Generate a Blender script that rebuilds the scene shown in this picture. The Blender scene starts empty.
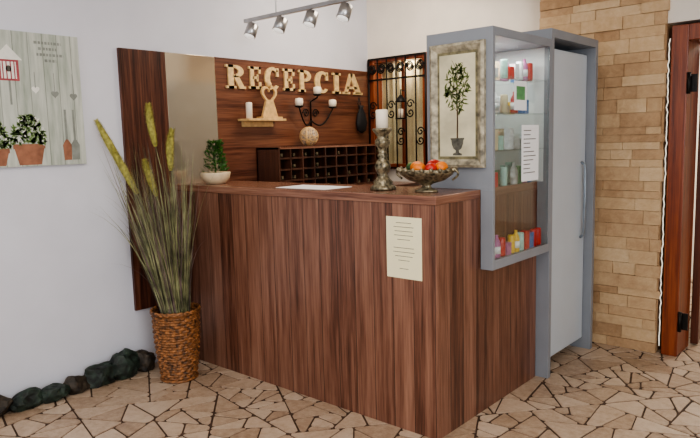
import bpy, bmesh, random
from math import *
from mathutils import Vector, Matrix, noise
random.seed(7)
SC=bpy.context.scene
try: SC.view_settings.look='AgX - Medium High Contrast'
except Exception: pass
# ---------------------------------------------------------------- materials
def newmat(name):
    m=bpy.data.materials.new(name); m.use_nodes=True
    nt=m.node_tree; b=nt.nodes["Principled BSDF"]
    return m,nt,b
def srgb(h):
    h=h.lstrip('#'); c=[int(h[i:i+2],16)/255 for i in (0,2,4)]
    return tuple((x/12.92 if x<=.04045 else ((x+.055)/1.055)**2.4) for x in c)+(1,)
def N(nt,t,**k):
    n=nt.nodes.new(t)
    for a,v in k.items():
        setattr(n,a,v)
    return n
def math_(nt,op,a,b=None,c=None):
    n=nt.nodes.new('ShaderNodeMath'); n.operation=op
    for i,v in enumerate((a,b,c)):
        if v is None: continue
        if isinstance(v,(int,float)): n.inputs[i].default_value=v
        else: nt.links.new(v,n.inputs[i])
    return n.outputs[0]
def ramp(nt,fac,stops):
    n=nt.nodes.new('ShaderNodeValToRGB'); cr=n.color_ramp
    while len(cr.elements)<len(stops): cr.elements.new(.5)
    for e,(p,c) in zip(cr.elements,stops):
        e.position=p; e.color=c if isinstance(c,tuple) else srgb(c)
    nt.links.new(fac,n.inputs[0]); return n.outputs[0]
def mixc(nt,fac,a,b,blend='MIX'):
    n=nt.nodes.new('ShaderNodeMix'); n.data_type='RGBA'; n.blend_type=blend
    for i,v in ((0,fac),(6,a),(7,b)):
        if isinstance(v,(int,float)): n.inputs[i].default_value=v
        elif isinstance(v,tuple): n.inputs[i].default_value=v
        elif isinstance(v,str): n.inputs[i].default_value=srgb(v)
        else: nt.links.new(v,n.inputs[i])
    return n.outputs[2]
def noise_(nt,vec,scale,detail=3,rough=.5):
    n=nt.nodes.new('ShaderNodeTexNoise'); n.inputs['Scale'].default_value=scale
    n.inputs['Detail'].default_value=detail; n.inputs['Roughness'].default_value=rough
    if vec is not None: nt.links.new(vec,n.inputs['Vector'])
    return n.outputs['Fac']
def bump(nt,b,h,strength=.3,dist=.01):
    n=nt.nodes.new('ShaderNodeBump'); n.inputs['Strength'].default_value=strength; n.inputs['Distance'].default_value=dist
    nt.links.new(h,n.inputs['Height']); nt.links.new(n.outputs[0],b.inputs['Normal'])
def simple(name,col,rough=.5,metal=0,var=.12,vscale=25,bmp=.0,emit=0):
    m,nt,b=newmat(name); tc=N(nt,'ShaderNodeTexCoord')
    f=noise_(nt,tc.outputs['Object'],vscale,3)
    c=srgb(col); d=tuple(x*(1-var*2) for x in c[:3])+(1,); l=tuple(min(1,x*(1+var)) for x in c[:3])+(1,)
    nt.links.new(ramp(nt,f,[(.3,d),(.7,l)]),b.inputs['Base Color'])
    b.inputs['Roughness'].default_value=rough; b.inputs['Metallic'].default_value=metal
    if bmp: bump(nt,b,f,bmp,.004)
    if emit:
        b.inputs['Emission Color'].default_value=c; b.inputs['Emission Strength'].default_value=emit
    return m
def wood(name,vertical=True,w=.11,cols=('#3f241b','#633f30','#815a48','#9d7661'),rough=.34,seam=True,coat=.0):
    m,nt,b=newmat(name); tc=N(nt,'ShaderNodeTexCoord'); s=N(nt,'ShaderNodeSeparateXYZ'); nt.links.new(tc.outputs['Object'],s.inputs[0])
    h=math_(nt,'ADD',s.outputs[0],s.outputs[1]); z=s.outputs[2]
    u,g=(h,z) if vertical else (z,h)
    q=math_(nt,'DIVIDE',u,w); p=math_(nt,'FLOOR',q); fr=math_(nt,'FRACT',q)
    wn=N(nt,'ShaderNodeTexWhiteNoise',noise_dimensions='1D'); nt.links.new(p,wn.inputs['W'])
    cb=N(nt,'ShaderNodeCombineXYZ')
    nt.links.new(math_(nt,'MULTIPLY_ADD',wn.outputs[0],17.0,u),cb.inputs[0])
    nt.links.new(math_(nt,'MULTIPLY_ADD',wn.outputs[0],31.0,math_(nt,'MULTIPLY',g,.035)),cb.inputs[1])
    n1=noise_(nt,cb.outputs[0],30,4,.6); n2=noise_(nt,cb.outputs[0],130,3,.6)
    v=math_(nt,'ADD',math_(nt,'MULTIPLY',n1,.72),math_(nt,'MULTIPLY',n2,.45))
    v=math_(nt,'ADD',v,math_(nt,'MULTIPLY',math_(nt,'SUBTRACT',wn.outputs[0],.7),.17))
    c=ramp(nt,v,[(.36,cols[0]),(.48,cols[1]),(.62,cols[2]),(.82,cols[3])])
    if seam:
        e=math_(nt,'LESS_THAN',fr,.03)
        c=mixc(nt,math_(nt,'MULTIPLY',e,.85),c,'#1a0c08')
    nt.links.new(c,b.inputs['Base Color']); b.inputs['Roughness'].default_value=rough
    if coat: b.inputs['Coat Weight'].default_value=coat; b.inputs['Coat Roughness'].default_value=.2
    bump(nt,b,n2,.08,.002)
    return m
def glass(name,tint=(.95,.98,.97,1),k=.10):
    m,nt,b=newmat(name); nt.nodes.remove(b)
    t=N(nt,'ShaderNodeBsdfTransparent'); t.inputs[0].default_value=tint
    g=N(nt,'ShaderNodeBsdfGlossy'); g.inputs['Roughness'].default_value=.03
    mx=N(nt,'ShaderNodeMixShader'); mx.inputs[0].default_value=k; nt.links.new(t.outputs[0],mx.inputs[1]); nt.links.new(g.outputs[0],mx.inputs[2])
    nt.links.new(mx.outputs[0],nt.nodes['Material Output'].inputs[0]); return m
M={}
M['desk']=wood('walnut_laminate_vertical',True,.115)
M['deskh']=wood('walnut_laminate_top',False,.5,seam=False,rough=.24)
M['panel']=wood('walnut_panel_horizontal',False,.22,cols=('#2b140c','#512d20','#6f4633','#8a5d45'),seam=False)
M['panelv']=wood('walnut_panel_vertical',True,.2,cols=('#2b140c','#512d20','#6f4633','#8a5d45'),seam=False)
M['rack']=wood('dark_rack_wood',True,.3,cols=('#2a1610','#3d241a','#4f3124','#634032'),seam=False)
M['frame']=wood('red_brown_door_wood',True,.3,cols=('#42190c','#6b2d15','#86401f','#9c5930'),seam=False)
M['leafw']=wood('dark_door_leaf_wood',True,.3,cols=('#2a110a','#401c10','#552818','#6b3822'),seam=False)
M['plaster']=simple('white_plaster','#d6d8e1',.85,var=.02,vscale=4,bmp=.25)
M['plaster2']=simple('warm_white_plaster','#e6dfd4',.85,var=.03,vscale=5,bmp=.3)
M['ceil']=simple('ceiling_paint','#e8e6e2',.9,var=.01)
M['grey']=simple('grey_laminate','#868b92',.4,var=.03,vscale=6)
M['greyin']=simple('light_grey_interior','#d6d7d8',.5,var=.02)
M['fridge']=simple('fridge_enamel','#c2cdd6',.3,var=.02,vscale=4)
M['steel']=simple('brushed_steel','#b8b8b8',.3,metal=.9,var=.05)
M['alu']=simple('handle_alu','#8e99a4',.35,metal=.6,var=.05)
M['iron']=simple('wrought_iron','#15120f',.5,metal=.4,var=.1)
M['gold']=simple('gold_painted_wood','#dfc08a',.45,var=.12,vscale=30)
M['pine']=simple('pale_carved_wood','#d9b47c',.5,var=.12,vscale=35)
M['wax']=simple('candle_wax','#f0e6d2',.5,var=.02)
M['bronze']=simple('antique_bronze','#8a8068',.35,metal=.6,var=.45,vscale=60,bmp=.5)
M['cream']=simple('cream_ceramic','#dcc9a8',.4,var=.06)
M['leaf']=simple('leaf_green','#3f6b2a',.5,var=.35,vscale=40)
M['leaf2']=simple('olive_leaf_paint','#5b6a35',.7,var=.3,vscale=40)
M['soil']=simple('dark_soil','#2a1d14',.9,var=.3)
M['blade']=simple('dried_grass','#8b8c66',.6,var=.35,vscale=12)
M['blade2']=simple('purple_grey_grass','#75655f',.6,var=.3,vscale=12)
M['plume']=simple('plume_yellow_green','#aca657',.7,var=.25,vscale=60)
M['wicker']=simple('wicker_cane','#8f5f37',.5,var=.45,vscale=45,bmp=.3)
M['rock']=simple('dark_mossy_rock','#26332a',.6,var=.65,vscale=22,bmp=1)
M['rock2']=simple('brown_rock','#3a3228',.65,var=.6,vscale=22,bmp=1)
M['paper']=simple('cream_paper','#ece5bf',.7,var=.01)
M['wpaper']=simple('white_paper','#eef0f2',.7,var=.01)
M['ink']=simple('ink','#55524a',.8,var=.02)
M['canvas']=simple('aged_canvas','#cfc8aa',.8,var=.12,vscale=9)
M['distress']=simple('distressed_frame','#a8a08a',.55,var=.35,vscale=30,bmp=.4)
M['olive']=simple('olive_border','#7d7658',.6,var=.3,vscale=30)
M['urn']=simple('urn_paint','#5c5a50',.7,var=.3,vscale=50)
M['bark']=simple('bark_paint','#4e3a26',.8,var=.3)
M['orange']=simple('orange_fruit','#e07a1c',.45,var=.1,vscale=60,bmp=.3)
M['red']=simple('red_apple','#b3241a',.3,var=.25,vscale=30)
M['ball']=simple('wicker_ball','#b5a28c',.6,var=.35,vscale=70,bmp=.6)
M['black']=simple('black_fabric','#17161a',.7,var=.1)
M['terra']=simple('terracotta_print','#9a6a52',.8,var=.15)
M['pgreen']=simple('print_green','#6f8a50',.8,var=.3,vscale=60)
M['pwhite']=simple('print_white','#e8e8e0',.8,var=.05)
M['pred']=simple('print_red','#a8535a',.8,var=.1)
M['pgrey']=simple('print_grey','#8a8f88',.8,var=.1)
M['curtain']=simple('cream_curtain','#eedcb6',.8,var=.12,vscale=5)
M['glass']=glass('clear_glass')
M['bulb']=simple('lamp_lens','#f2f0ea',.3,var=.0,emit=.8)
M['fairy']=simple('rope_light','#f4efe0',.4,var=.0,emit=.6)
for k,c in (('sb','#2f6fb4'),('sr','#c02a2a'),('sg','#5d9a66'),('sw','#e6e6ea'),('sy','#dcb43a'),('sp','#b06a9a'),('sm','#a9cdc4')): M[k]=simple('pack_'+k,c,.35,var=.1,vscale=50)
m,nt,b=newmat('mirror_glass'); b.inputs['Metallic'].default_value=.72; b.inputs['Roughness'].default_value=.1
tc=N(nt,'ShaderNodeTexCoord'); nt.links.new(ramp(nt,noise_(nt,tc.outputs['Object'],3),[(.2,'#cfc1a8'),(.8,'#dacdb6')]),b.inputs['Base Color']); M['mirror']=m
# poster planks
m,nt,b=newmat('poster_planks'); tc=N(nt,'ShaderNodeTexCoord'); s=N(nt,'ShaderNodeSeparateXYZ'); nt.links.new(tc.outputs['Object'],s.inputs[0])
q=math_(nt,'DIVIDE',s.outputs[1],.075); fr=math_(nt,'FRACT',q); e=math_(nt,'LESS_THAN',fr,.06)
wn=N(nt,'ShaderNodeTexWhiteNoise',noise_dimensions='1D'); nt.links.new(math_(nt,'FLOOR',q),wn.inputs['W'])
mp=N(nt,'ShaderNodeMapping'); mp.inputs['Scale'].default_value=(1,1,.12); nt.links.new(tc.outputs['Object'],mp.inputs[0])
nn=noise_(nt,mp.outputs[0],45,4)
c=ramp(nt,math_(nt,'ADD',math_(nt,'MULTIPLY',nn,.8),math_(nt,'MULTIPLY',wn.outputs[0],.2)),[(.25,'#8f9a8c'),(.5,'#b4bab0'),(.8,'#cfd2ca')])
nt.links.new(mixc(nt,math_(nt,'MULTIPLY',e,.6),c,'#6b7468'),b.inputs['Base Color']); b.inputs['Roughness'].default_value=.7; M['poster']=m
# floor stone + grout
m,nt,b=newmat('paving_stone'); at=N(nt,'ShaderNodeAttribute'); at.attribute_name='tone'; tc=N(nt,'ShaderNodeTexCoord')
n1=noise_(nt,tc.outputs['Object'],26,7,.75); n0=noise_(nt,tc.outputs['Object'],5,3)
c=ramp(nt,math_(nt,'ADD',math_(nt,'MULTIPLY',at.outputs['Fac'],.22),math_(nt,'ADD',math_(nt,'MULTIPLY',n1,.6),math_(nt,'MULTIPLY',n0,.2))),[(.28,'#7c6552'),(.42,'#a38b74'),(.56,'#baa48e'),(.78,'#cdbca9')])
nt.links.new(c,b.inputs['Base Color']); b.inputs['Roughness'].default_value=.36; bump(nt,b,n1,.5,.005); M['tile']=m
M['grout']=simple('brown_grout','#503b2d',.85,var=.25,vscale=20,bmp=.3)
# ledge stone
m,nt,b=newmat('ledge_stone'); at=N(nt,'ShaderNodeAttribute'); at.attribute_name='tone'; tc=N(nt,'ShaderNodeTexCoord')
n1=noise_(nt,tc.outputs['Object'],30,5,.65); n0=noise_(nt,tc.outputs['Object'],7,3)
c=ramp(nt,math_(nt,'ADD',math_(nt,'MULTIPLY',at.outputs['Fac'],.34),math_(nt,'ADD',math_(nt,'MULTIPLY',n1,.4),math_(nt,'MULTIPLY',n0,.28))),[(.2,'#91704f'),(.42,'#b39370'),(.6,'#c5a883'),(.85,'#d8c09e')])
nt.links.new(c,b.inputs['Base Color']); b.inputs['Roughness'].default_value=.8; bump(nt,b,n1,.7,.008); M['ledge']=m
# ---------------------------------------------------------------- mesh builder (world coordinates)
class MB:
    def __init__(s): s.v=[];s.f=[];s.m=[];s.mats=[];s.sm=[];s.attr=[]
    def mi(s,m):
        if m not in s.mats: s.mats.append(m)
        return s.mats.index(m)
    def add(s,vs,fs,m,smooth=False,tone=.5):
        o=len(s.v); s.v+= [tuple(p) for p in vs]; k=s.mi(m)
        for f in fs: s.f.append([i+o for i in f]); s.m.append(k); s.sm.append(smooth); s.attr.append(tone)
        return s
    def box(s,x0,x1,y0,y1,z0,z1,m,tone=.5,M4=None):
        vs=[(x,y,z) for x in (x0,x1) for y in (y0,y1) for z in (z0,z1)]
        if M4 is not None: vs=[M4@Vector(p) for p in vs]
        return s.add(vs,[(0,1,3,2),(4,6,7,5),(0,4,5,1),(2,3,7,6),(0,2,6,4),(1,5,7,3)],m,tone=tone)
    def lathe(s,prof,c,m,n=28,M4=None,sx=1,sy=1):
        vs=[];fs=[]
        for r,z in prof:
            for i in range(n):
                a=2*pi*i/n; p=Vector((r*cos(a)*sx,r*sin(a)*sy,z))
                if M4 is not None: p=M4@p
                vs.append(p+Vector(c))
        for k in range(len(prof)-1):
            for i in range(n): fs.append((k*n+i,k*n+(i+1)%n,(k+1)*n+(i+1)%n,(k+1)*n+i))
        fs.append(tuple(range(n))[::-1]); fs.append(tuple((len(prof)-1)*n+i for i in range(n)))
        return s.add(vs,fs,m,True)
    def tube(s,pts,r,m,n=8):
        pts=[Vector(p) for p in pts]; vs=[];fs=[]; up=None
        for k,p in enumerate(pts):
            t=(pts[min(k+1,len(pts)-1)]-pts[max(k-1,0)]).normalized()
            if up is None: up=t.orthogonal().normalized()
            up=(up-t*up.dot(t)).normalized(); b=t.cross(up)
            rr=r[k] if isinstance(r,(list,tuple)) else r
            for i in range(n):
                a=2*pi*i/n; vs.append(p+(up*cos(a)+b*sin(a))*rr)
        for k in range(len(pts)-1):
            for i in range(n): fs.append((k*n+i,k*n+(i+1)%n,(k+1)*n+(i+1)%n,(k+1)*n+i))
        fs.append(tuple(range(n))[::-1]); fs.append(tuple((len(pts)-1)*n+i for i in range(n)))
        return s.add(vs,fs,m,True)
    def sphere(s,c,r,m,sc=(1,1,1),nu=20,nv=12):
        return s.lathe([(max(r*sin(pi*k/nv),1e-4)*1,r*cos(pi*k/nv)*sc[2]) for k in range(nv,-1,-1)],c,m,nu,sx=sc[0],sy=sc[1])
    def prism(s,poly,plane,d0,d1,m,tone=.5):
        def P(a,b,d): return (d,a,b) if plane=='x' else ((a,d,b) if plane=='y' else (a,b,d))
        n=len(poly); vs=[P(a,b,d0) for a,b in poly]+[P(a,b,d1) for a,b in poly]
        fs=[tuple(range(n)),tuple(range(n,2*n))[::-1]]+[(i,(i+1)%n,n+(i+1)%n,n+i) for i in range(n)]
        return s.add(vs,fs,m,tone=tone)
    def strip(s,A,B,plane,d0,d1,m):
        def P(a,b,d): return (d,a,b) if plane=='x' else ((a,d,b) if plane=='y' else (a,b,d))
        n=len(A); vs=[P(*p,d0) for p in A]+[P(*p,d0) for p in B]+[P(*p,d1) for p in A]+[P(*p,d1) for p in B]; fs=[]
        for i in range(n-1):
            fs+=[(i,i+1,n+i+1,n+i),(2*n+i,3*n+i,3*n+i+1,2*n+i+1),(i,2*n+i,2*n+i+1,i+1),(n+i,n+i+1,3*n+i+1,3*n+i)]
        fs+=[(0,n,3*n,2*n),(n-1,3*n-1,4*n-1,2*n-1)]
        return s.add(vs,fs,m)
    def obj(s,name,parent=None,bevel=0,fixn=True):
        me=bpy.data.meshes.new(name); me.from_pydata(s.v,[],s.f)
        for m in s.mats: me.materials.append(m)
        for p,k,sm in zip(me.polygons,s.m,s.sm): p.material_index=k; p.use_smooth=sm
        a=me.attributes.new('tone','FLOAT','FACE')
        for i,t in enumerate(s.attr): a.data[i].value=t
        if fixn:
            bm=bmesh.new(); bm.from_mesh(me); bmesh.ops.recalc_face_normals(bm,faces=bm.faces); bm.to_mesh(me); bm.free()
        o=bpy.data.objects.new(name,me); SC.collection.objects.link(o)
        if bevel:
            b=o.modifiers.new('bevel','BEVEL'); b.width=bevel; b.segments=2; b.limit_method='ANGLE'
        if parent:
            o.parent=parent; o.matrix_parent_inverse=Matrix.Translation(-parent.location)
        return o
def empty(name,loc):
    e=bpy.data.objects.new(name,None); e.location=loc; e.empty_display_size=.1; SC.collection.objects.link(e); return e
# ---------------------------------------------------------------- room shell
BY=1.96; H=2.6
def clip(poly,p,n,off=0):
    out=[]; k=len(poly)
    for i in range(k):
        a=poly[i]; b_=poly[(i+1)%k]
        da=(a[0]-p[0])*n[0]+(a[1]-p[1])*n[1]-off; db=(b_[0]-p[0])*n[0]+(b_[1]-p[1])*n[1]-off
        if da>=0: out.append(a)
        if da*db<0:
            t=da/(da-db); out.append((a[0]+(b_[0]-a[0])*t,a[1]+(b_[1]-a[1])*t))
    return out
def area2(p): return abs(sum(p[i][0]*p[(i+1)%len(p)][1]-p[(i+1)%len(p)][0]*p[i][1] for i in range(len(p))))/2
fr_=random.Random(12); tiles=[]
def split(poly,lim):
    if len(poly)<3: return
    A=area2(poly)
    if A<lim: tiles.append(poly); return
    best=(0,(1,0))
    for i in range(len(poly)):
        for j in range(i+1,len(poly)):
            dx,dy=poly[j][0]-poly[i][0],poly[j][1]-poly[i][1]; d=hypot(dx,dy)
            if d>best[0]: best=(d,(dx/d,dy/d))
    cx=sum(p[0] for p in poly)/len(poly); cy=sum(p[1] for p in poly)/len(poly)
    dx,dy=best[1]; o=fr_.uniform(-.14,.14)*best[0]; an=atan2(dy,dx)+fr_.gauss(0,.28)
    p=(cx+dx*o,cy+dy*o); n=(cos(an),sin(an))
    l2=lim*fr_.uniform(.75,1.35) if A<.25 else lim
    split(clip(poly,p,n),l2); split(clip(poly,p,(-n[0],-n[1])),l2)
split([(0,-4.9),(6,-4.9),(6,7),(0,7)],.022)
b=MB(); b.box(-.2,6,-5,7,-.1,-.004,M['grout'])
for poly in tiles:
    if sum(poly[i][0]*poly[(i+1)%len(poly)][1]-poly[(i+1)%len(poly)][0]*poly[i][1] for i in range(len(poly)))<0: poly=poly[::-1]
    q=poly; g=fr_.uniform(.003,.007)
    for i in range(len(poly)):
        a=poly[i]; c_=poly[(i+1)%len(poly)]; d=hypot(c_[0]-a[0],c_[1]-a[1])
        if d<1e-6: continue
        n=(-(c_[1]-a[1])/d,(c_[0]-a[0])/d)
        q=clip(q,a,n,g)
        if len(q)<3: break
    if len(q)<3 or area2(q)<.0006: continue
    r_=[]
    for i in range(len(q)):
        a=q[i-1]; c_=q[i]; e_=q[(i+1)%len(q)]; k1=min(.35,fr_.uniform(.006,.018)/max(.001,hypot(a[0]-c_[0],a[1]-c_[1]))); k2=min(.35,fr_.uniform(.006,.018)/max(.001,hypot(e_[0]-c_[0],e_[1]-c_[1])))
        r_+=[(c_[0]+(a[0]-c_[0])*k1,c_[1]+(a[1]-c_[1])*k1),(c_[0]+(e_[0]-c_[0])*k2,c_[1]+(e_[1]-c_[1])*k2)]
    b.prism(r_,'z',-.004,0,M['tile'],tone=fr_.random())
b.obj('floor')
MB().box(-.2,6.2,-5,BY+.2,H,H+.1,M['ceil']).obj('ceiling')
MB().box(-.2,0,-5,BY+.2,0,H,M['plaster']).obj('wall_left')
MB().box(6.0,6.2,-.2,7,0,H,M['plaster2']).obj('wall_right')
wx0,wx1,wz0,wz1=.02,.60,1.10,2.01
b=MB()
b.box(0,1.6,BY,BY+.2,0,wz0,M['plaster2']); b.box(0,1.6,BY,BY+.2,wz1,H,M['plaster2']); b.box(0,wx0,BY,BY+.2,wz0,wz1,M['plaster2']); b.box(wx1,1.6,BY,BY+.2,wz0,wz1,M['plaster2'])
b.obj('wall_back')
FY=1.79
b=MB(); b.box(1.6,2.37,FY+.015,BY+.2,0,H,M['ledge'],tone=.0)
z=0; rnd=random.Random(3)
while z<H-.01:
    h=rnd.choice([.045,.06,.075,.085]); h=min(h,H-z); x=1.6
    while x<2.37:
        L=rnd.uniform(.1,.36); x1=x+L
        if x1>2.33: x1=2.37+rnd.uniform(-.012,.014)
        b.box(x+.001,x1-.001,FY-rnd.uniform(0,.016),FY+.02,z+.001,z+h-.001,M['ledge'],tone=rnd.random())
        x=x1 if x1<2.33 else 9
    z+=h
b.obj('wall_brick')
b=MB(); DX0,DX1,DZ=2.40,3.42,1.95
b.box(2.37,6,FY+.02,BY+.2,DZ+.02,H,M['plaster2']); b.box(DX1+.02,6,FY+.02,BY+.2,0,DZ+.02,M['plaster2']); b.obj('wall_right_back')
b=MB(); pts=[]; z=.05; k=0
while z<1.9:
    pts.append((2.386+.004*(k%2)+rnd.uniform(-.003,.003),FY+.005,z)); z+=.03; k+=1
b.tube(pts,.0035,M['fairy'],6); b.obj('rope_light')
# door frame + leaf
D=empty('door_1',(2.9,FY+.1,0))
b=MB(); b.box(2.40,2.49,FY+.0,BY+.1,0,DZ,M['frame']); b.box(2.49,DX1+.02,FY,BY+.1,DZ-.09,DZ,M['frame']); b.box(DX1-.07,DX1+.02,FY,BY+.1,0,DZ-.09,M['frame'])
b.obj('door_frame',D,.004)
R=Matrix.Translation((2.515,BY+.125,0))@Matrix.Rotation(radians(97),4,'Z')
b=MB()
for x0,x1,z0,z1 in ((0,.1,.01,1.83),(.74,.84,.01,1.83),(.1,.74,.01,.22),(.1,.74,1.72,1.83),(.1,.74,.9,1.0)): b.box(x0,x1,-.022,.022,z0,z1,M['leafw'],M4=R)
b.obj('door_leaf',D,.004)
MB().box(.1,.74,-.003,.003,.22,1.72,M['glass'],M4=R).obj('door_glass',D)
b=MB()
for zz in (.22,1.62):
    b.box(2.485,2.54,FY+.012,FY+.024,zz-.05,zz+.05,M['iron']); b.tube([(2.50,FY-.004,zz-.06),(2.50,FY-.004,zz+.06)],.011,M['iron'])
b.obj('door_hinges',D)
MB().box(-.2,6,6.9,7,0,H,M['plaster2']).obj('wall_far')
MB().box(-.2,6,BY+.2,7,H,H+.1,M['ceil']).obj('ceiling_far')
MB().box(1.9,2.0,BY+.2,6.9,0,H,M['plaster2']).obj('wall_hall')
# rocks
rk=[(.07,-1.16,.10,.065),(.06,-1.0,.08,.055),(.07,-.86,.075,.055),(.06,-.73,.07,.06),(.08,-.59,.09,.08),(.07,-.44,.09,.095),(.06,-.31,.06,.08),(.07,-1.34,.09,.07),(.07,-1.55,.1,.08),(.07,-1.78,.1,.07)]
b=MB()
for i,(x,y,r,h) in enumerate(rk):
    bm=bmesh.new(); bmesh.ops.create_icosphere(bm,subdivisions=3,radius=1)
    pl=[(Vector((random.gauss(0,1),random.gauss(0,1),random.gauss(0,1)+.3)).normalized(),random.uniform(.55,.85)) for _ in range(9)]
    vs=[]
    for v in bm.verts:
        p=v.co.copy()
        for nn_,dd in pl:
            t=p.dot(nn_)
            if t>dd: p-=nn_*(t-dd)
        p*=1.18+.2*noise.noise(v.co*3+Vector((i*3,2,0)))
        vs.append((max(.006,x+p.x*.055),y+p.y*r,max(0.0,h*.75+p.z*h)))
    b.add(vs,[tuple(v.index for v in f.verts) for f in bm.faces],M['rock'] if i%3 else M['rock2']); bm.free()
b.obj('edging_rocks')
# ---------------------------------------------------------------- wall panel with mirror
P=empty('wall_panel',(0.01,.8,1.1))
b=MB(); b.box(0,.02,-.314,-.012,.36,1.907,M['panelv']); b.obj('panel_left',P)
b=MB(); b.box(0,.02,.362,1.952,.36,1.907,M['panel']); b.obj('panel_main',P)
b=MB(); b.box(0,.018,-.012,.362,.36,.95,M['panelv']); b.obj('panel_below_mirror',P)
MB().box(0,.022,-.010,.360,.95,1.907,M['mirror']).obj('mirror',P,.002)
# ---------------------------------------------------------------- letters
def arc(cx,cy,rx,ry,a0,a1,n=18): return [(cx+rx*cos(radians(a0+(a1-a0)*i/n)),cy+ry*sin(radians(a0+(a1-a0)*i/n))) for i in range(n+1)]
def letter(ch):
    S=[]
    R_=lambda a,b,c,d:S.append(('p',[(a,c),(b,c),(b,d),(a,d)]))
    if ch in 'REP':
        R_(.12,.40,0,1); R_(0,.52,0,.11); R_(0,.4,.89,1)
    if ch in 'RP':
        S.append(('s',arc(.48,.74,.46,.26,90,-90),arc(.46,.735,.20,.13,90,-90))); R_(.38,.5,.87,1); R_(.38,.5,.48,.605)
    if ch=='R': S.append(('p',[(.38,.54),(.66,.54),(.94,.1),(1.04,.1),(1.04,0),(.70,0)]))
    if ch=='E':
        R_(.3,.96,0,.12); R_(.3,.94,.88,1); R_(.3,.68,.44,.56); R_(.78,.96,0,.32); R_(.78,.94,.7,1); R_(.62,.74,.34,.66)
    if ch=='C':
        S.append(('s',arc(.52,.5,.52,.52,40,320,26),arc(.58,.5,.24,.38,50,310,26))); R_(.78,.94,.6,.98)
    if ch=='I': R_(.28,.72,0,1); R_(.06,.94,0,.11); R_(.06,.94,.89,1)
    if ch=='A':
        S.append(('p',[(.38,1),(.62,1),(.98,.05),(.68,.05)])); S.append(('p',[(.38,1),(.54,1),(.25,.05),(.11,.05)]))
        R_(.22,.76,.26,.38); R_(0,.38,0,.11); R_(.58,1.06,0,.11)
    return S
Lg=empty('recepcia_letters',(.04,1.1,1.78))
spec=[('R',.44,.60,1.71,1.865),('E',.635,.75,1.715,1.865),('C',.78,.92,1.715,1.87),('E',.955,1.075,1.715,1.87),('P',1.11,1.25,1.712,1.87),('C',1.285,1.44,1.712,1.872),('I',1.475,1.585,1.712,1.872),('A',1.60,1.83,1.712,1.876)]
for i,(ch,y0,y1,z0,z1) in enumerate(spec):
    b=MB()
    for k in letter(ch):
        T=lambda pl:[(y0+(y1-y0)*a,z0+(z1-z0)*c) for a,c in pl]
        if k[0]=='p': b.prism(T(k[1]),'x',.0205,.034,M['gold'])
        else: b.strip(T(k[1]),T(k[2]),'x',.0205,.034,M['gold'])
    b.obj('letter_%d_%s'%(i+1,ch),Lg)
# ---------------------------------------------------------------- shelf with candle and angel
e=empty('wall_shelf',(.08,.7,1.5))
b=MB(); b.box(.0205,.14,.53,.87,1.492,1.508,M['pine']); b.box(.0205,.035,.56,.84,1.455,1.492,M['pine']); b.obj('board',e,.002)
b=MB(); b.lathe([(.022,0),(.022,.1),(.019,.108),(.004,.11)],(.09,.575,1.508),M['wax'],20); b.tube([(.09,.575,1.615),(.09,.575,1.628)],.0015,M['ink']); b.obj('pillar_candle')
b=MB(); c=.755; z0=1.508
b.prism([(c-.075,z0),(c+.075,z0),(c+.03,z0+.13),(c-.03,z0+.13)],'x',.085,.105,M['pine'])
t=[2*pi*i/32 for i in range(33)]
hx=lambda q,s:(c+s*.0052*16*sin(q)**3*.85, z0+.165+s*.0048*(13*cos(q)-5*cos(2*q)-2*cos(3*q)-cos(4*q)))
b.strip([hx(q,1.0) for q in t],[hx(q,.72) for q in t],'x',.087,.103,M['pine'])
b.sphere((.095,c,z0+.235),.022,M['pine']); b.prism([(c-.09,z0),(c+.09,z0),(c+.09,z0+.014),(c-.09,z0+.014)],'x',.06,.13,M['pine'])
b.obj('angel_figurine')
# ---------------------------------------------------------------- candle sconce
e=empty('candle_sconce',(.05,1.23,1.55)); b=MB()
cands=[(1.04,1.60),(1.235,1.69),(1.40,1.60)]
b.tube([(.03,1.23,1.46),(.03,1.23,1.64),(.06,1.235,1.655),(.10,1.235,1.67),(.10,1.235,1.685)],.006,M['iron'])
for sgn,(cy,cz) in ((-1,cands[0]),(1,cands[2])):
    p=[]
    for i in range(20):
        a=i/19; p.append((.03+.07*a,1.23+(cy-1.23)*a,1.50+.0-.075*sin(a*pi)+(cz-1.51)*a))
    b.tube(p,.006,M['iron'])
    q=[(.03,1.23+sgn*(.05+.035*(1-i/26)*cos(i*.42)),1.555+.035*(1-i/26)*sin(i*.42)) for i in range(24)]
    b.tube(q,.0045,M['iron'])
for cy,cz in cands: b.lathe([(.006,-.012),(.03,-.004),(.034,.004),(.03,.004)],(.10,cy,cz),M['iron'])
b.obj('iron_arms',e)
b=MB()
for cy,cz in cands: b.lathe([(.028,.004),(.031,.03),(.028,.055),(.006,.06)],(.10,cy,cz),M['wax'],20)
b.obj('candles',e)
e=MB()
e.tube([(.03,1.80,1.69),(.03,1.785,1.64),(.03,1.80,1.60)],.003,M['black']); e.tube([(.03,1.80,1.69),(.03,1.815,1.64),(.03,1.80,1.60)],.003,M['black'])
e.lathe([(.004,.0),(.05,.02),(.065,.08),(.05,.15),(.022,.2),(.03,.225)],(.052,1.80,1.40),M['black'],20,sx=.45)
e.obj('hanging_pouch')
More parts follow.
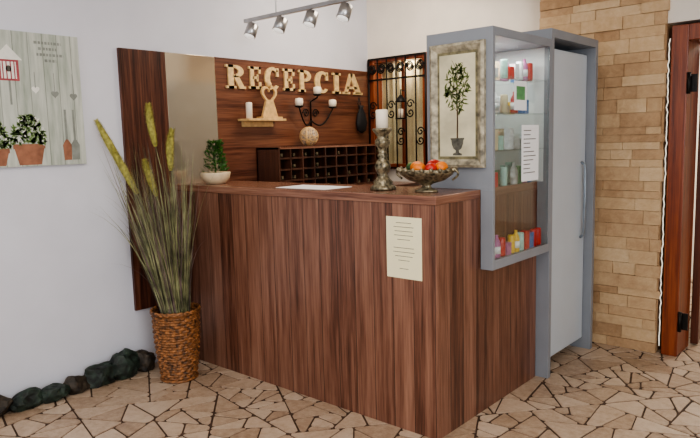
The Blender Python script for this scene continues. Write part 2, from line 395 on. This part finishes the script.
# ---------------------------------------------------------------- reception desk
L=1.964
D=empty('reception_desk',(1,.2,0)); b=MB()
b.box(.026,L-.005,.005,.03,0.0,1.06,M['desk']); b.obj('front_panel',D,.001)
b=MB(); b.box(L-.03,L-.004,.03,.4195,0.0,1.06,M['desk']); b.obj('end_panel',D)
b=MB(); b.box(.026,L,0,.4195,1.06,1.10,M['deskh']); b.obj('counter_top',D,.003)
b=MB(); b.box(.03,.05,.03,.4,0,1.06,M['desk']); b.box(.05,L-.04,.38,.395,.45,1.06,M['desk']); b.obj('inner_panel',D)
D=empty('counter_return',(1.75,.7,0))
b=MB(); b.box(L-.03,L-.004,.4205,.99,0.0,1.06,M['desk']); b.box(1.56,1.58,.43,.99,0,1.06,M['desk']); b.obj('side_panel',D)
b=MB(); b.box(1.55,L,.4205,.99,1.06,1.10,M['deskh']); b.obj('return_top',D)
D=empty('back_desk',(.3,1.2,0))
b=MB(); b.box(.03,.55,.45,1.93,.965,1.0,M['deskh']); b.box(.03,.5,.47,.5,0,.965,M['desk']); b.box(.03,.5,1.88,1.91,0,.965,M['desk']); b.box(.03,.05,.5,1.88,.3,.965,M['desk']); b.obj('worktop',D,.002)
b=MB(); x0,x1,y0,y1,z0,z1=.025,.25,.68,1.85,1.0,1.31
b.box(x0,x1,y0,y1,z1-.014,z1,M['deskh']); b.box(x0,x1,y0,y1,z0,z0+.012,M['rack']); b.box(x0,x0+.01,y0,y1,z0,z1-.014,M['rack'])
b.box(x0,x1+.001,y0,y0+.014,z0,z1-.001,M['rack']); b.box(x0,x1+.001,y1-.014,y1,z0,z1-.001,M['rack'])
for i in range(1,10): yy=y0+(y1-y0)*i/10; b.box(x0+.01,x1-.002,yy-.006,yy+.006,z0+.012,z1-.014,M['rack'])
for i in range(1,4): zz=z0+(z1-z0)*i/4; b.box(x0+.01,x1-.004,y0+.014,y1-.014,zz-.006,zz+.006,M['rack'])
for i in range(10):
    for j in range(4):
        if random.random()<.45:
            yy=y0+(y1-y0)*(i+.5)/10; zz=z0+(z1-z0)*j/4+.012
            b.box(x1-.05,x1-.03,yy-.01,yy+.01,zz,zz+.022,M['bronze'])
b.obj('key_rack')
b=MB(); b.sphere((.13,1.10,1.381),.068,M['ball'],nu=28,nv=18)
for i in range(16):
    n=Vector((random.gauss(0,1),random.gauss(0,1),random.gauss(0,1))).normalized(); a=n.orthogonal().normalized(); c2=n.cross(a)
    b.tube([Vector((.13,1.10,1.381))+(a*cos(t_)+c2*sin(t_))*.0685 for t_ in [2*pi*k/24 for k in range(25)]],.0025,M['pine'],5)
b.obj('wicker_ball')
# ---------------------------------------------------------------- window with wrought iron grille
W=empty('window_1',(.3,BY,1.55)); b=MB()
b.box(wx0,wx0+.05,BY-.015,BY+.1,wz0,wz1,M['frame']); b.box(wx1-.04,wx1,BY-.015,BY+.1,wz0,wz1,M['frame']); b.box(wx0+.05,wx1-.04,BY-.015,BY+.1,wz1-.04,wz1,M['frame']); b.box(wx0+.05,wx1-.04,BY-.015,BY+.1,wz0,wz0+.04,M['frame'])
b.box(.3,.325,BY+.06,BY+.1,wz0,wz1,M['frame']); b.obj('window_frame',W,.003)
MB().box(wx0+.05,wx1-.04,BY+.075,BY+.08,wz0+.04,wz1-.04,M['glass']).obj('window_glass',W)
b=MB(); gy=BY-.03; g0,g1,h0,h1=.03,.60,1.11,2.0
for zz in (h0,h1,h1-.17): b.box(g0,g1,gy-.006,gy+.006,zz-.007,zz+.007,M['iron'])
n=6
for i in range(n+1):
    xx=g0+(g1-g0)*i/n; b.tube([(xx,gy,h0),(xx,gy,h1)],.0085 if i in(0,n) else .006,M['iron'],6)
def scroll(cx,cz,r,sg,up):
    pts=[]
    for i in range(30):
        a=i/29*2.6*pi; rr=r*(1-.78*i/29); pts.append((cx+sg*rr*cos(a),gy-.008,cz+up*rr*sin(a)))
    b.tube(pts,.0055,M['iron'],6)
for i in range(n):
    xx=g0+(g1-g0)*(i+.5)/n
    scroll(xx,h1-.085,.04,1 if i%2 else -1,1); scroll(xx,h1-.085,.04,-1 if i%2 else 1,-1)
    if i%2==0: scroll(xx,1.62,.036,1,1); scroll(xx,1.55,.036,-1,-1)
    else: scroll(xx,1.40,.036,1,1); scroll(xx,1.33,.036,-1,-1)
b.obj('iron_grille',W)
# small lantern hooked on the grille
lx,ly,lz=.41,gy-.07,1.50; b=MB()
b.tube([(lx,gy-.004,lz+.22),(lx,ly,lz+.23),(lx,ly,lz+.19)],.004,M['iron'],6)
b.lathe([(.008,.19),(.03,.165),(.048,.14),(.048,.134)],(lx,ly,lz),M['iron'],6); b.lathe([(.048,0),(.048,.01)],(lx,ly,lz),M['iron'],6)
for k in range(6):
    a=k*pi/3; b.tube([(lx+.044*cos(a),ly+.044*sin(a),lz+.005),(lx+.044*cos(a),ly+.044*sin(a),lz+.137)],.003,M['iron'],5)
b.lathe([(.02,.01),(.02,.08),(.004,.082)],(lx,ly,lz),M['wax'],14); b.obj('lantern',W)
b=MB(); n=60
A=[(wx0+.58*k/n,BY+.17+.012*sin(k*.9)) for k in range(n+1)]
vs=[(a,c_,wz0) for a,c_ in A]+[(a,c_,wz1) for a,c_ in A]
b.add(vs,[(i,i+1,n+2+i,n+1+i) for i in range(n)],M['curtain'],True); b.obj('window_curtain',W,fixn=False)
# ---------------------------------------------------------------- notices
b=MB(); b.box(1.69,1.885,.0035,.0048,.72,1.0,M['paper'])
zz=.975
for k,w_ in enumerate((.6,.8,.7,.75,.5,0,.8,.85,.7,.45,0,.35)):
    if w_: b.box(1.787-w_*.07,1.787+w_*.07,.0028,.0036,zz-.0022,zz,M['ink'])
    zz-=.019
b.obj('notice_sheet')
b=MB(); b.box(.88,1.25,.07,.28,1.1002,1.102,M['wpaper']); b.obj('paper_sheet')
# ---------------------------------------------------------------- plant bowl on counter
e=empty('potted_plant',(.25,.15,1.1)); c=(.25,.15,1.1)
MB().lathe([(.045,0),(.06,.004),(.085,.035),(.092,.065),(.09,.072),(.084,.066),(.08,.06)],c,M['cream'],32).obj('bowl',e)
MB().lathe([(.001,.055),(.081,.06),(.06,.068),(.001,.07)],c,M['soil'],24).obj('soil',e)
b=MB(); rnd=random.Random(5)
b.tube([(.25,.15,1.16),(.252,.15,1.24),(.248,.15,1.33)],[.006,.005,.003],M['leaf'])
for i in range(560):
    h=rnd.random()**.8; z=1.165+h*.19; R0=.066*(1-h*.7)+.012; a=rnd.uniform(0,2*pi); r0=R0*sqrt(rnd.random())
    p=Vector((.25+r0*cos(a),.15+r0*sin(a),z)); d=Vector((cos(a+rnd.uniform(-.7,.7)),sin(a+rnd.uniform(-.7,.7)),rnd.uniform(.3,1.2))).normalized()
    s_=d.cross(Vector((rnd.random(),rnd.random(),rnd.random()))).normalized(); l=rnd.uniform(.02,.034)
    b.add([p,p+d*l*.5+s_*.007,p+d*l,p+d*l*.5-s_*.007],[(0,1,2,3)],M['leaf'])
b.obj('foliage',e,fixn=False)
# ---------------------------------------------------------------- candle holder
e=empty('candle_holder',(1.53,.19,1.1)); c=(1.53,.19,1.1)
MB().lathe([(.062,0),(.066,.008),(.06,.02),(.045,.028),(.05,.04),(.034,.055),(.022,.075),(.034,.095),(.04,.115),(.032,.14),(.019,.155),(.028,.168),(.02,.18),(.024,.205),(.037,.225),(.038,.24),(.024,.255),(.03,.268),(.046,.288),(.05,.298),(.044,.3),(.03,.296)],c,M['bronze'],32).obj('holder',e)
b=MB(); b.lathe([(.03,.297),(.03,.385),(.026,.39),(.004,.386)],c,M['wax'],24); b.tube([(1.53,.19,1.485),(1.53,.19,1.497)],.0015,M['ink']); b.obj('candle',e)
# ---------------------------------------------------------------- fruit bowl
c=(1.80,.17,1.1); e=empty('fruit_bowl',c)
b=MB(); b.lathe([(.055,0),(.058,.008),(.03,.018),(.02,.03),(.035,.04),(.09,.055),(.13,.082),(.145,.105),(.138,.107),(.12,.094),(.08,.07),(.02,.06)],c,M['bronze'],40,sy=.75)
for i in range(20):
    a=2*pi*i/20; b.sphere((c[0]+.143*cos(a),c[1]+.107*sin(a),c[2]+.103),.011,M['bronze'],nu=10,nv=6)
for sg in (-1,1):
    b.tube([(c[0]+sg*(.14+.03*sin(k/12*pi)),c[1],c[2]+.06+.055*k/12) for k in range(13)],.005,M['bronze'])
b.obj('pedestal_bowl',e)
b=MB()
for dx,dy,dz,r,m_ in ((-.05,0,.112,.034,'orange'),(.03,.02,.118,.036,'red'),(.085,-.005,.115,.03,'orange'),(-.01,-.045,.11,.032,'orange'),(-.09,.01,.112,.026,'leaf'),(.0,.05,.115,.03,'leaf'),(.055,-.045,.112,.028,'red')):
    b.sphere((c[0]+dx,c[1]+dy,c[2]+dz),r,M[m_],sc=(1,1,.9))
b.obj('fruit',e)
# ---------------------------------------------------------------- display case
y0=.373;y1=.998;X0,X1=1.67,2.03;Z0,Z1=.72,1.842
E=empty('display_case',(1.85,.68,1.1))
b=MB(); b.box(X0,X1,y0,y0+.022,1.1005,Z1,M['grey']); b.box(L+.002,X1,y0,y0+.022,Z0,1.1005,M['grey'])
b.box(X0,X1,y0+.022,y1,Z1-.04,Z1,M['grey']); b.box(L+.002,X1,y0+.022,y1,Z0,Z0+.045,M['grey'])
b.box(X0,X0+.02,y0+.022,y1,1.1005,Z1-.04,M['greyin']); b.box(X0+.02,X1-.03,y1-.02,y1,1.1005,Z1-.04,M['greyin']); b.box(X1-.03,X1,y1-.02,y1,Z0+.045,Z1-.04,M['grey']); b.box(L+.002,X1-.03,y1-.02,y1,Z0+.045,1.1005,M['grey'])
b.obj('carcass',E,.0015)
b=MB(); b.box(X1-.006,X1-.001,y0+.022,y1-.02,Z0+.045,Z1-.04,M['glass']); b.obj('glass_front',E)
b=MB()
for zz in (1.28,1.46,1.63): b.box(X0+.02,X1-.01,y0+.024,y1-.022,zz-.004,zz,M['glass'])
b.obj('glass_shelves',E)
rnd=random.Random(19); b=MB()
def pack(x,y,z,k,m_):
    if k==0:
        b.lathe([(.017,0),(.019,.006),(.019,.07),(.014,.085),(.008,.095),(.008,.11)],(x,y,z),m_,14)
        b.lathe([(.0195,.02),(.0195,.055)],(x,y,z),M['sw'],14)
    elif k==1: b.lathe([(.016,0),(.019,.006),(.019,.085),(.016,.092)],(x,y,z),m_,14)
    else: b.box(x-.016,x+.016,y-.022,y+.022,z,z+rnd.uniform(.04,.11),m_)
ks=['sb','sr','sg','sw','sy','sm','sr','sb','sp']
yy=.42
while yy<.95:
    pack(1.998,yy,Z0+.0455,rnd.choice([0,1,2,1]),M[rnd.choice(ks)]); yy+=.05
for zz in (1.1005,1.28,1.46,1.63):
    for xx in (1.94,1.86):
        yy=.43
        while yy<.95:
            if rnd.random()<(.9 if zz<1.2 else .65): pack(xx,yy,zz,rnd.choice([0,1,2,2]),M[rnd.choice(ks+['sw','sm','cream'] if zz<1.2 else ['sw','sm','cream','sy','sw','sb','sp','cream','sr'])])
            yy+=.055
b.obj('packaged_goods',E)
b=MB(); b.box(2.0305,2.032,.66,.85,1.12,1.40,M['wpaper']); b.box(2.0305,2.032,.58,.71,1.47,1.61,M['wpaper']); b.box(2.032,2.0325,.60,.69,1.52,1.585,M['sg'])
zz=1.37
for k in range(11): b.box(2.032,2.0325,.68,.68+.14*(.5+.5*rnd.random()),zz,zz+.004,M['ink']); zz-=.021
b.obj('price_list',E)
# ---------------------------------------------------------------- framed topiary picture
E=empty('framed_topiary_picture',(1.85,.36,1.49)); a0,a1,c0,c1=1.70,1.995,1.205,1.785; fw=.038
b=MB(); yb=.3725
for k in range(4):
    o=[(a0,c0),(a1,c0),(a1,c1),(a0,c1)]; i_=[(a0+fw,c0+fw),(a1-fw,c0+fw),(a1-fw,c1-fw),(a0+fw,c1-fw)]; m_=[(a0+fw*.35,c0+fw*.35),(a1-fw*.35,c0+fw*.35),(a1-fw*.35,c1-fw*.35),(a0+fw*.35,c1-fw*.35)]
    j=(k+1)%4
    V=[(o[k][0],yb,o[k][1]),(o[j][0],yb,o[j][1]),(o[j][0],yb-.018,o[j][1]),(o[k][0],yb-.018,o[k][1]),(m_[k][0],yb-.026,m_[k][1]),(m_[j][0],yb-.026,m_[j][1]),(i_[k][0],yb-.008,i_[k][1]),(i_[j][0],yb-.008,i_[j][1])]
    b.add(V,[(0,1,2,3),(3,2,5,4),(4,5,7,6)],M['distress'])
b.obj('frame',E)
b=MB(); b.box(a0+fw-.002,a1-fw+.002,yb-.008,yb,c0+fw-.002,c1-fw+.002,M['olive']); b.box(a0+fw+.012,a1-fw-.012,yb-.0095,yb-.008,c0+fw+.014,c1-fw-.014,M['canvas']); b.obj('canvas',E)
b=MB(); cx=1.848; yp=yb-.0105
b.strip([(cx-.004,1.33),(cx-.002,1.42),(cx-.004,1.55),(cx,1.68)],[(cx+.004,1.33),(cx+.005,1.42),(cx+.002,1.55),(cx+.002,1.68)],'y',yp,yb-.009,M['bark'])
for i in range(14):
    sg=-1 if i%2 else 1; z_=1.45+i*.016; b.strip([(cx,z_),(cx+sg*(.05-abs(i-6)*.003),z_+.05)],[(cx,z_+.004),(cx+sg*(.05-abs(i-6)*.003),z_+.052)],'y',yp,yb-.009,M['bark'])
for i in range(150):
    a=rnd.uniform(0,2*pi); r=sqrt(rnd.random()); px=cx+.066*r*cos(a); pz=1.575+.115*r*sin(a); an=rnd.uniform(0,pi); l=rnd.uniform(.012,.02); w_=.0042
    dx,dz=cos(an),sin(an); b.prism([(px-dx*l,pz-dz*l),(px-dz*w_,pz+dx*w_),(px+dx*l,pz+dz*l),(px+dz*w_,pz-dx*w_)],'y',yp-.0004,yb-.009,M['leaf2'])
U=[(.024,1.262),(.024,1.27),(.01,1.275),(.008,1.285),(.022,1.295),(.03,1.315),(.033,1.335),(.037,1.338),(.037,1.344)]
b.strip([(cx-r,z) for r,z in U],[(cx+r,z) for r,z in U],'y',yp-.0006,yb-.009,M['urn']); b.obj('topiary_print',E)
# ---------------------------------------------------------------- tall cabinet with fridge
E=empty('fridge_cabinet',(1.8,1.3,0)); b=MB(); q0,q1=1.0,1.66; XF=2.03
b.box(1.42,XF,q0,q0+.035,0,1.90,M['grey']); b.box(1.42,XF,q1-.035,q1,0,1.90,M['grey']); b.box(1.42,XF,q0+.035,q1-.035,1.855,1.90,M['grey']); b.box(1.42,1.44,q0+.035,q1-.035,0,1.855,M['grey']); b.obj('housing',E,.0015)
b=MB(); b.box(1.46,1.93,q0+.04,q1-.04,.03,1.82,M['fridge']); b.obj('fridge_body',E,.004)
b=MB(); b.box(1.935,1.98,q0+.04,q1-.04,.07,1.815,M['fridge']); b.obj('fridge_door',E,.008)
b=MB(); b.tube([(1.982,1.55,.72),(2.005,1.55,.74),(2.008,1.55,.95),(2.005,1.55,1.16),(1.982,1.55,1.18)],.008,M['alu'],10); b.obj('fridge_handle',E)
b=MB()
for yy in (q0+.1,q1-.1): b.lathe([(.02,0),(.02,.03)],(1.88,yy,0),M['iron'],12); b.lathe([(.02,0),(.02,.03)],(1.52,yy,0),M['iron'],12)
b.obj('fridge_feet',E)
# ---------------------------------------------------------------- garden canvas on the wall
p0,p1,z0,z1=-1.25,-.554,1.255,1.94
b=MB(); b.box(0,.022,p0,p1,z0,z1,M['poster']); X_=.0225
def q(poly,m_,t=0): b.prism(poly,'x',.0215,X_+.0004*t,M[m_])
def rect(a,b_,c_,d,m_,t=0): q([(a,c_),(b_,c_),(b_,d),(a,d)],m_,t)
rect(-.975,-.875,1.69,1.80,'pred',1); q([(-.995,1.795),(-.855,1.795),(-.925,1.87)],'pwhite',2); rect(-.962,-.888,1.70,1.785,'pwhite',2); q([(a,c_) for a,c_ in arc(-.925,1.75,.014,.016,0,360,14)[:-1]],'ink',3); rect(-.93,-.92,1.57,1.69,'pgrey',1)
for k,yy_ in enumerate((-.953,-.935,-.915,-.897)): rect(yy_-.003,yy_+.003,1.70,1.785,'pred',3)
for k,(a,c_) in enumerate(((-.79,-.65),(-.77,-.67),(-.78,-.64),(-.74,-.68))):
    z_=1.885-k*.03
    x_=a
    while x_<c_: w_=rnd.uniform(.008,.016); rect(x_,min(x_+w_,c_),z_,z_+.014,'pgrey',1); x_+=w_+.006
for (a,c_,h0,h1) in ((-.93,-.78,1.262,1.37),(-1.10,-.96,1.262,1.35),(-1.22,-1.12,1.262,1.34)):
    m_=(a+c_)/2; w_=(c_-a)/2
    q([(m_-w_*.75,h0),(m_+w_*.75,h0),(m_+w_,h1-.025),(m_-w_,h1-.025)],'terra',1); rect(m_-w_*1.08,m_+w_*1.08,h1-.025,h1,'terra',2)
    for i in range(260):
        an=rnd.uniform(0,pi); r=sqrt(rnd.random()); px=m_+w_*1.2*r*cos(an); pz=h1+.15*r*sin(an); l=.014
        aa=rnd.uniform(0,pi); dx,dz=cos(aa)*l,sin(aa)*l
        q([(px-dx,pz-dz),(px-dz*.35,pz+dx*.35),(px+dx,pz+dz),(px+dz*.35,pz-dx*.35)],'pgreen' if rnd.random()<.8 else 'pwhite',3)
for yy in (-.655,-.61): rect(yy-.006,yy+.006,1.38,1.55,'pgrey',1); q([(yy-.02,1.28),(yy+.02,1.28),(yy+.024,1.36),(yy+.006,1.39),(yy-.006,1.39),(yy-.024,1.36)],'terra' if yy<-.63 else 'pgrey',2)
for yy,zz in ((-.80,1.66),(-.70,1.64),(-.60,1.63)):
    rect(yy-.0015,yy+.0015,zz,1.74,'pgrey',1); q([(yy+.0013*16*sin(t_)**3,zz-.01+.0013*(13*cos(t_)-5*cos(2*t_)-2*cos(3*t_)-cos(4*t_))) for t_ in [2*pi*i/20 for i in range(20)]],'pwhite' if yy<-.75 else 'pgrey',2)
b.obj('garden_canvas_picture')
# ---------------------------------------------------------------- grass in wicker basket
bc=Vector((.34,-.25,0)); E=empty('grass_in_wicker_basket',bc); b=MB()
rows=26; n=112; vs=[];fs=[]
def brad(t): return .098+.034*t+.008*sin(t*pi)
for k in range(rows*3+1):
    t=k/(rows*3); row=k//3; 
    for i in range(n):
        a=2*pi*i/n; w=.0045*sin(a*14+(row%2)*pi)*(.3+.7*abs(sin(pi*(k%3+.5)/3))); r=brad(t)+w+(.003 if k%3==1 else -.001)
        vs.append((bc.x+r*cos(a),bc.y+r*sin(a),.003+.40*t))
K=rows*3
for k in range(K):
    for i in range(n): fs.append((k*n+i,k*n+(i+1)%n,(k+1)*n+(i+1)%n,(k+1)*n+i))
fs.append(tuple(range(n))[::-1]); b.add(vs,fs,M['wicker'],False)
for k in range(2):
    b.tube([(bc.x+(.135)*cos(a),bc.y+.135*sin(a),.405+.006*sin(a*12+k*pi)) for a in [2*pi*i/96 for i in range(97)]],.008,M['wicker'],8)
b.tube([(bc.x+.102*cos(a),bc.y+.102*sin(a),.008) for a in [2*pi*i/60 for i in range(61)]],.008,M['wicker'],8)
b.obj('wicker_basket',E,fixn=False)
MB().lathe([(.001,.36),(.12,.365),(.1,.375),(.001,.378)],bc,M['soil'],24).obj('soil',E)
b=MB(); rnd=random.Random(21)
def ribbon(pts,w,m_):
    vs=[];n=len(pts); side=Vector((rnd.uniform(-1,1),rnd.uniform(-1,1),0)).normalized()
    for i,p in enumerate(pts):
        ww=w*(1-(i/(n-1))**2*.9); vs+= [p+side*ww,p-side*ww]
    b.add(vs,[(2*i,2*i+1,2*i+3,2*i+2) for i in range(n-1)],m_,True)
for i in range(480):
    a=rnd.uniform(0,2*pi); r0=.08*sqrt(rnd.random()); st=bc+Vector((r0*cos(a),r0*sin(a),.37))
    h=rnd.uniform(.45,1.02); lean=rnd.uniform(.0,.2)*h/.8; da=a+rnd.uniform(-.8,.8); droop=rnd.uniform(0,.14) if rnd.random()<.35 else 0
    pts=[]
    for k in range(9):
        t=k/8; p=st+Vector((cos(da),sin(da),0))*(lean*t+droop*t**3)+Vector((-.05*t,-.055*t,h*t-droop*1.3*t**3))
        p.x=max(p.x,.05)
        if p.z<1.16: p.y=min(p.y,-.022)
        pts.append(p)
    ribbon(pts,rnd.uniform(.002,.004),M['blade'] if rnd.random()<.6 else M['blade2'])
b.obj('grass_blades',E,fixn=False)
b=MB()
PL=[((.12,-.53,1.485),(.20,-.40,1.15)),((.25,-.285,1.57),(.27,-.27,1.34)),((.30,-.175,1.43),(.30,-.20,1.20)),((.17,-.475,1.33),(.23,-.38,1.08)),((.25,-.33,1.26),(.28,-.29,1.06))]
for tip,base in PL:
    tip=Vector(tip);base=Vector(base); st=bc+Vector((0,-.01,.37))
    b.tube([st.lerp(base,t) + (Vector((.03,.03,.0))*sin(pi*t)) for t in [k/8 for k in range(9)]],.0028,M['blade'],5)
    n_=14; ax=tip-base; pts=[base+ax*(k/n_)+Vector((-.0,-.01,.02))*sin(pi*k/n_) for k in range(n_+1)]
    b.tube(pts,[.004+.017*sin(pi*min(1,(k/n_)*.9+.08))**.7 for k in range(n_+1)],M['plume'],10)
    for k in range(900):
        t=rnd.random(); p=base+ax*t+Vector((-.0,-.01,.02))*sin(pi*t); d=ax.normalized(); o=Vector((rnd.gauss(0,1),rnd.gauss(0,1),rnd.gauss(0,1))); o=(o-d*o.dot(d)).normalized()
        r=(.008+.018*sin(pi*min(1,t*.9+.08))**.7); q1_=p+o*r*.5; q2=p+o*(r+.008)+d*.02; s_=d.cross(o)*.0014
        q2.x=max(q2.x,.03)
        b.add([q1_-s_,q1_+s_,q2],[(0,1,2)],M['plume'])
b.obj('grass_plumes',E,fixn=False)
# ---------------------------------------------------------------- track spotlights
E=empty('track_spotlight',(.75,.43,2.1)); b=MB(); b.box(.26,1.25,.418,.442,2.095,2.118,M['steel'])
b.tube([(.55,.43,2.118),(.55,.43,H)],.005,M['steel']); b.tube([(.98,.43,2.118),(.98,.43,H)],.005,M['steel']); b.box(.5,1.03,.40,.46,H-.03,H,M['steel']); b.obj('rail',E,.002)
b=MB(); rr_=random.Random(4)
for xx in (.32,.585,.84,1.10):
    R=Matrix.Translation((xx,.43,2.045))@Matrix.Rotation(radians(rr_.uniform(-12,12)),4,'Z')@Matrix.Rotation(radians(-25),4,'X')
    b.tube([(xx,.43,2.1),(xx,.43,2.05)],.006,M['steel'])
    b.lathe([(.026,.04),(.036,.034),(.038,-.04),(.032,-.042)],(0,0,0),M['steel'],20,M4=R)
    b.lathe([(.001,-.0415),(.032,-.0425),(.032,-.044),(.001,-.0445)],(0,0,0),M['bulb'],20,M4=R)
b.obj('spot_heads',E)
# ---------------------------------------------------------------- lights
def area(name,loc,target,size,power,col,sy=None):
    l=bpy.data.lights.new(name,'AREA'); l.energy=power; l.color=col; l.size=size
    if sy: l.shape='RECTANGLE'; l.size_y=sy
    o=bpy.data.objects.new(name,l); o.location=loc; o.rotation_euler=(Vector(target)-Vector(loc)).to_track_quat('-Z','Y').to_euler(); SC.collection.objects.link(o); return o
area('ceiling_light',(2.4,-1.6,2.55),(2.4,-1.6,0),2.2,38,(1,.92,.82))
area('window_daylight',(5.6,-2.6,1.7),(.6,.2,1.0),2.0,98,(.98,.98,1),1.8)
area('front_daylight',(1.6,-4.6,1.7),(1.2,0,.9),2.4,28,(.96,.97,1),1.6)
area('wall_glow_fill',(.9,1.1,2.5),(.5,1.2,1.2),.9,22,(1,.86,.70))  # added fill with no fixture, gives the warm glow on the wall
area('hall_light',(3.2,4.2,2.5),(3.2,4.2,0),1.5,90,(1,.95,.85))
area('curtain_fill',(.3,2.9,1.7),(.3,2.0,1.6),.6,45,(1,.92,.76))  # added unseen lamp behind the window, brightens the curtain
area('curtain_top_fill',(.31,2.06,1.995),(.31,2.09,1.2),.12,3.5,(1,.93,.8))  # added fill inside the reveal, lifts the curtain behind the grille
area('case_light',(1.86,.68,1.79),(1.86,.68,1.0),.25,3.2,(1,.97,.92))
w=bpy.data.worlds.new('world'); SC.world=w; w.use_nodes=True; w.node_tree.nodes['Background'].inputs[0].default_value=(.95,.96,1,1); w.node_tree.nodes['Background'].inputs[1].default_value=.38
# ---------------------------------------------------------------- camera
yaw,pit,rol=.7193,.1232,-.026
f=Vector((-sin(yaw)*cos(pit),cos(yaw)*cos(pit),-sin(pit))); r=Vector((cos(yaw),sin(yaw),0)); u=r.cross(f)
r2=cos(rol)*r+sin(rol)*u; u2=-sin(rol)*r+cos(rol)*u
cd=bpy.data.cameras.new('camera'); co=bpy.data.objects.new('camera',cd); SC.collection.objects.link(co)
m3=Matrix((r2,u2,-f)).transposed(); co.matrix_world=Matrix.Translation((3.4826,-2.2936,1.3503))@m3.to_4x4()
cd.sensor_width=36; cd.lens=641.8/700*36; cd.clip_start=.05; SC.camera=co
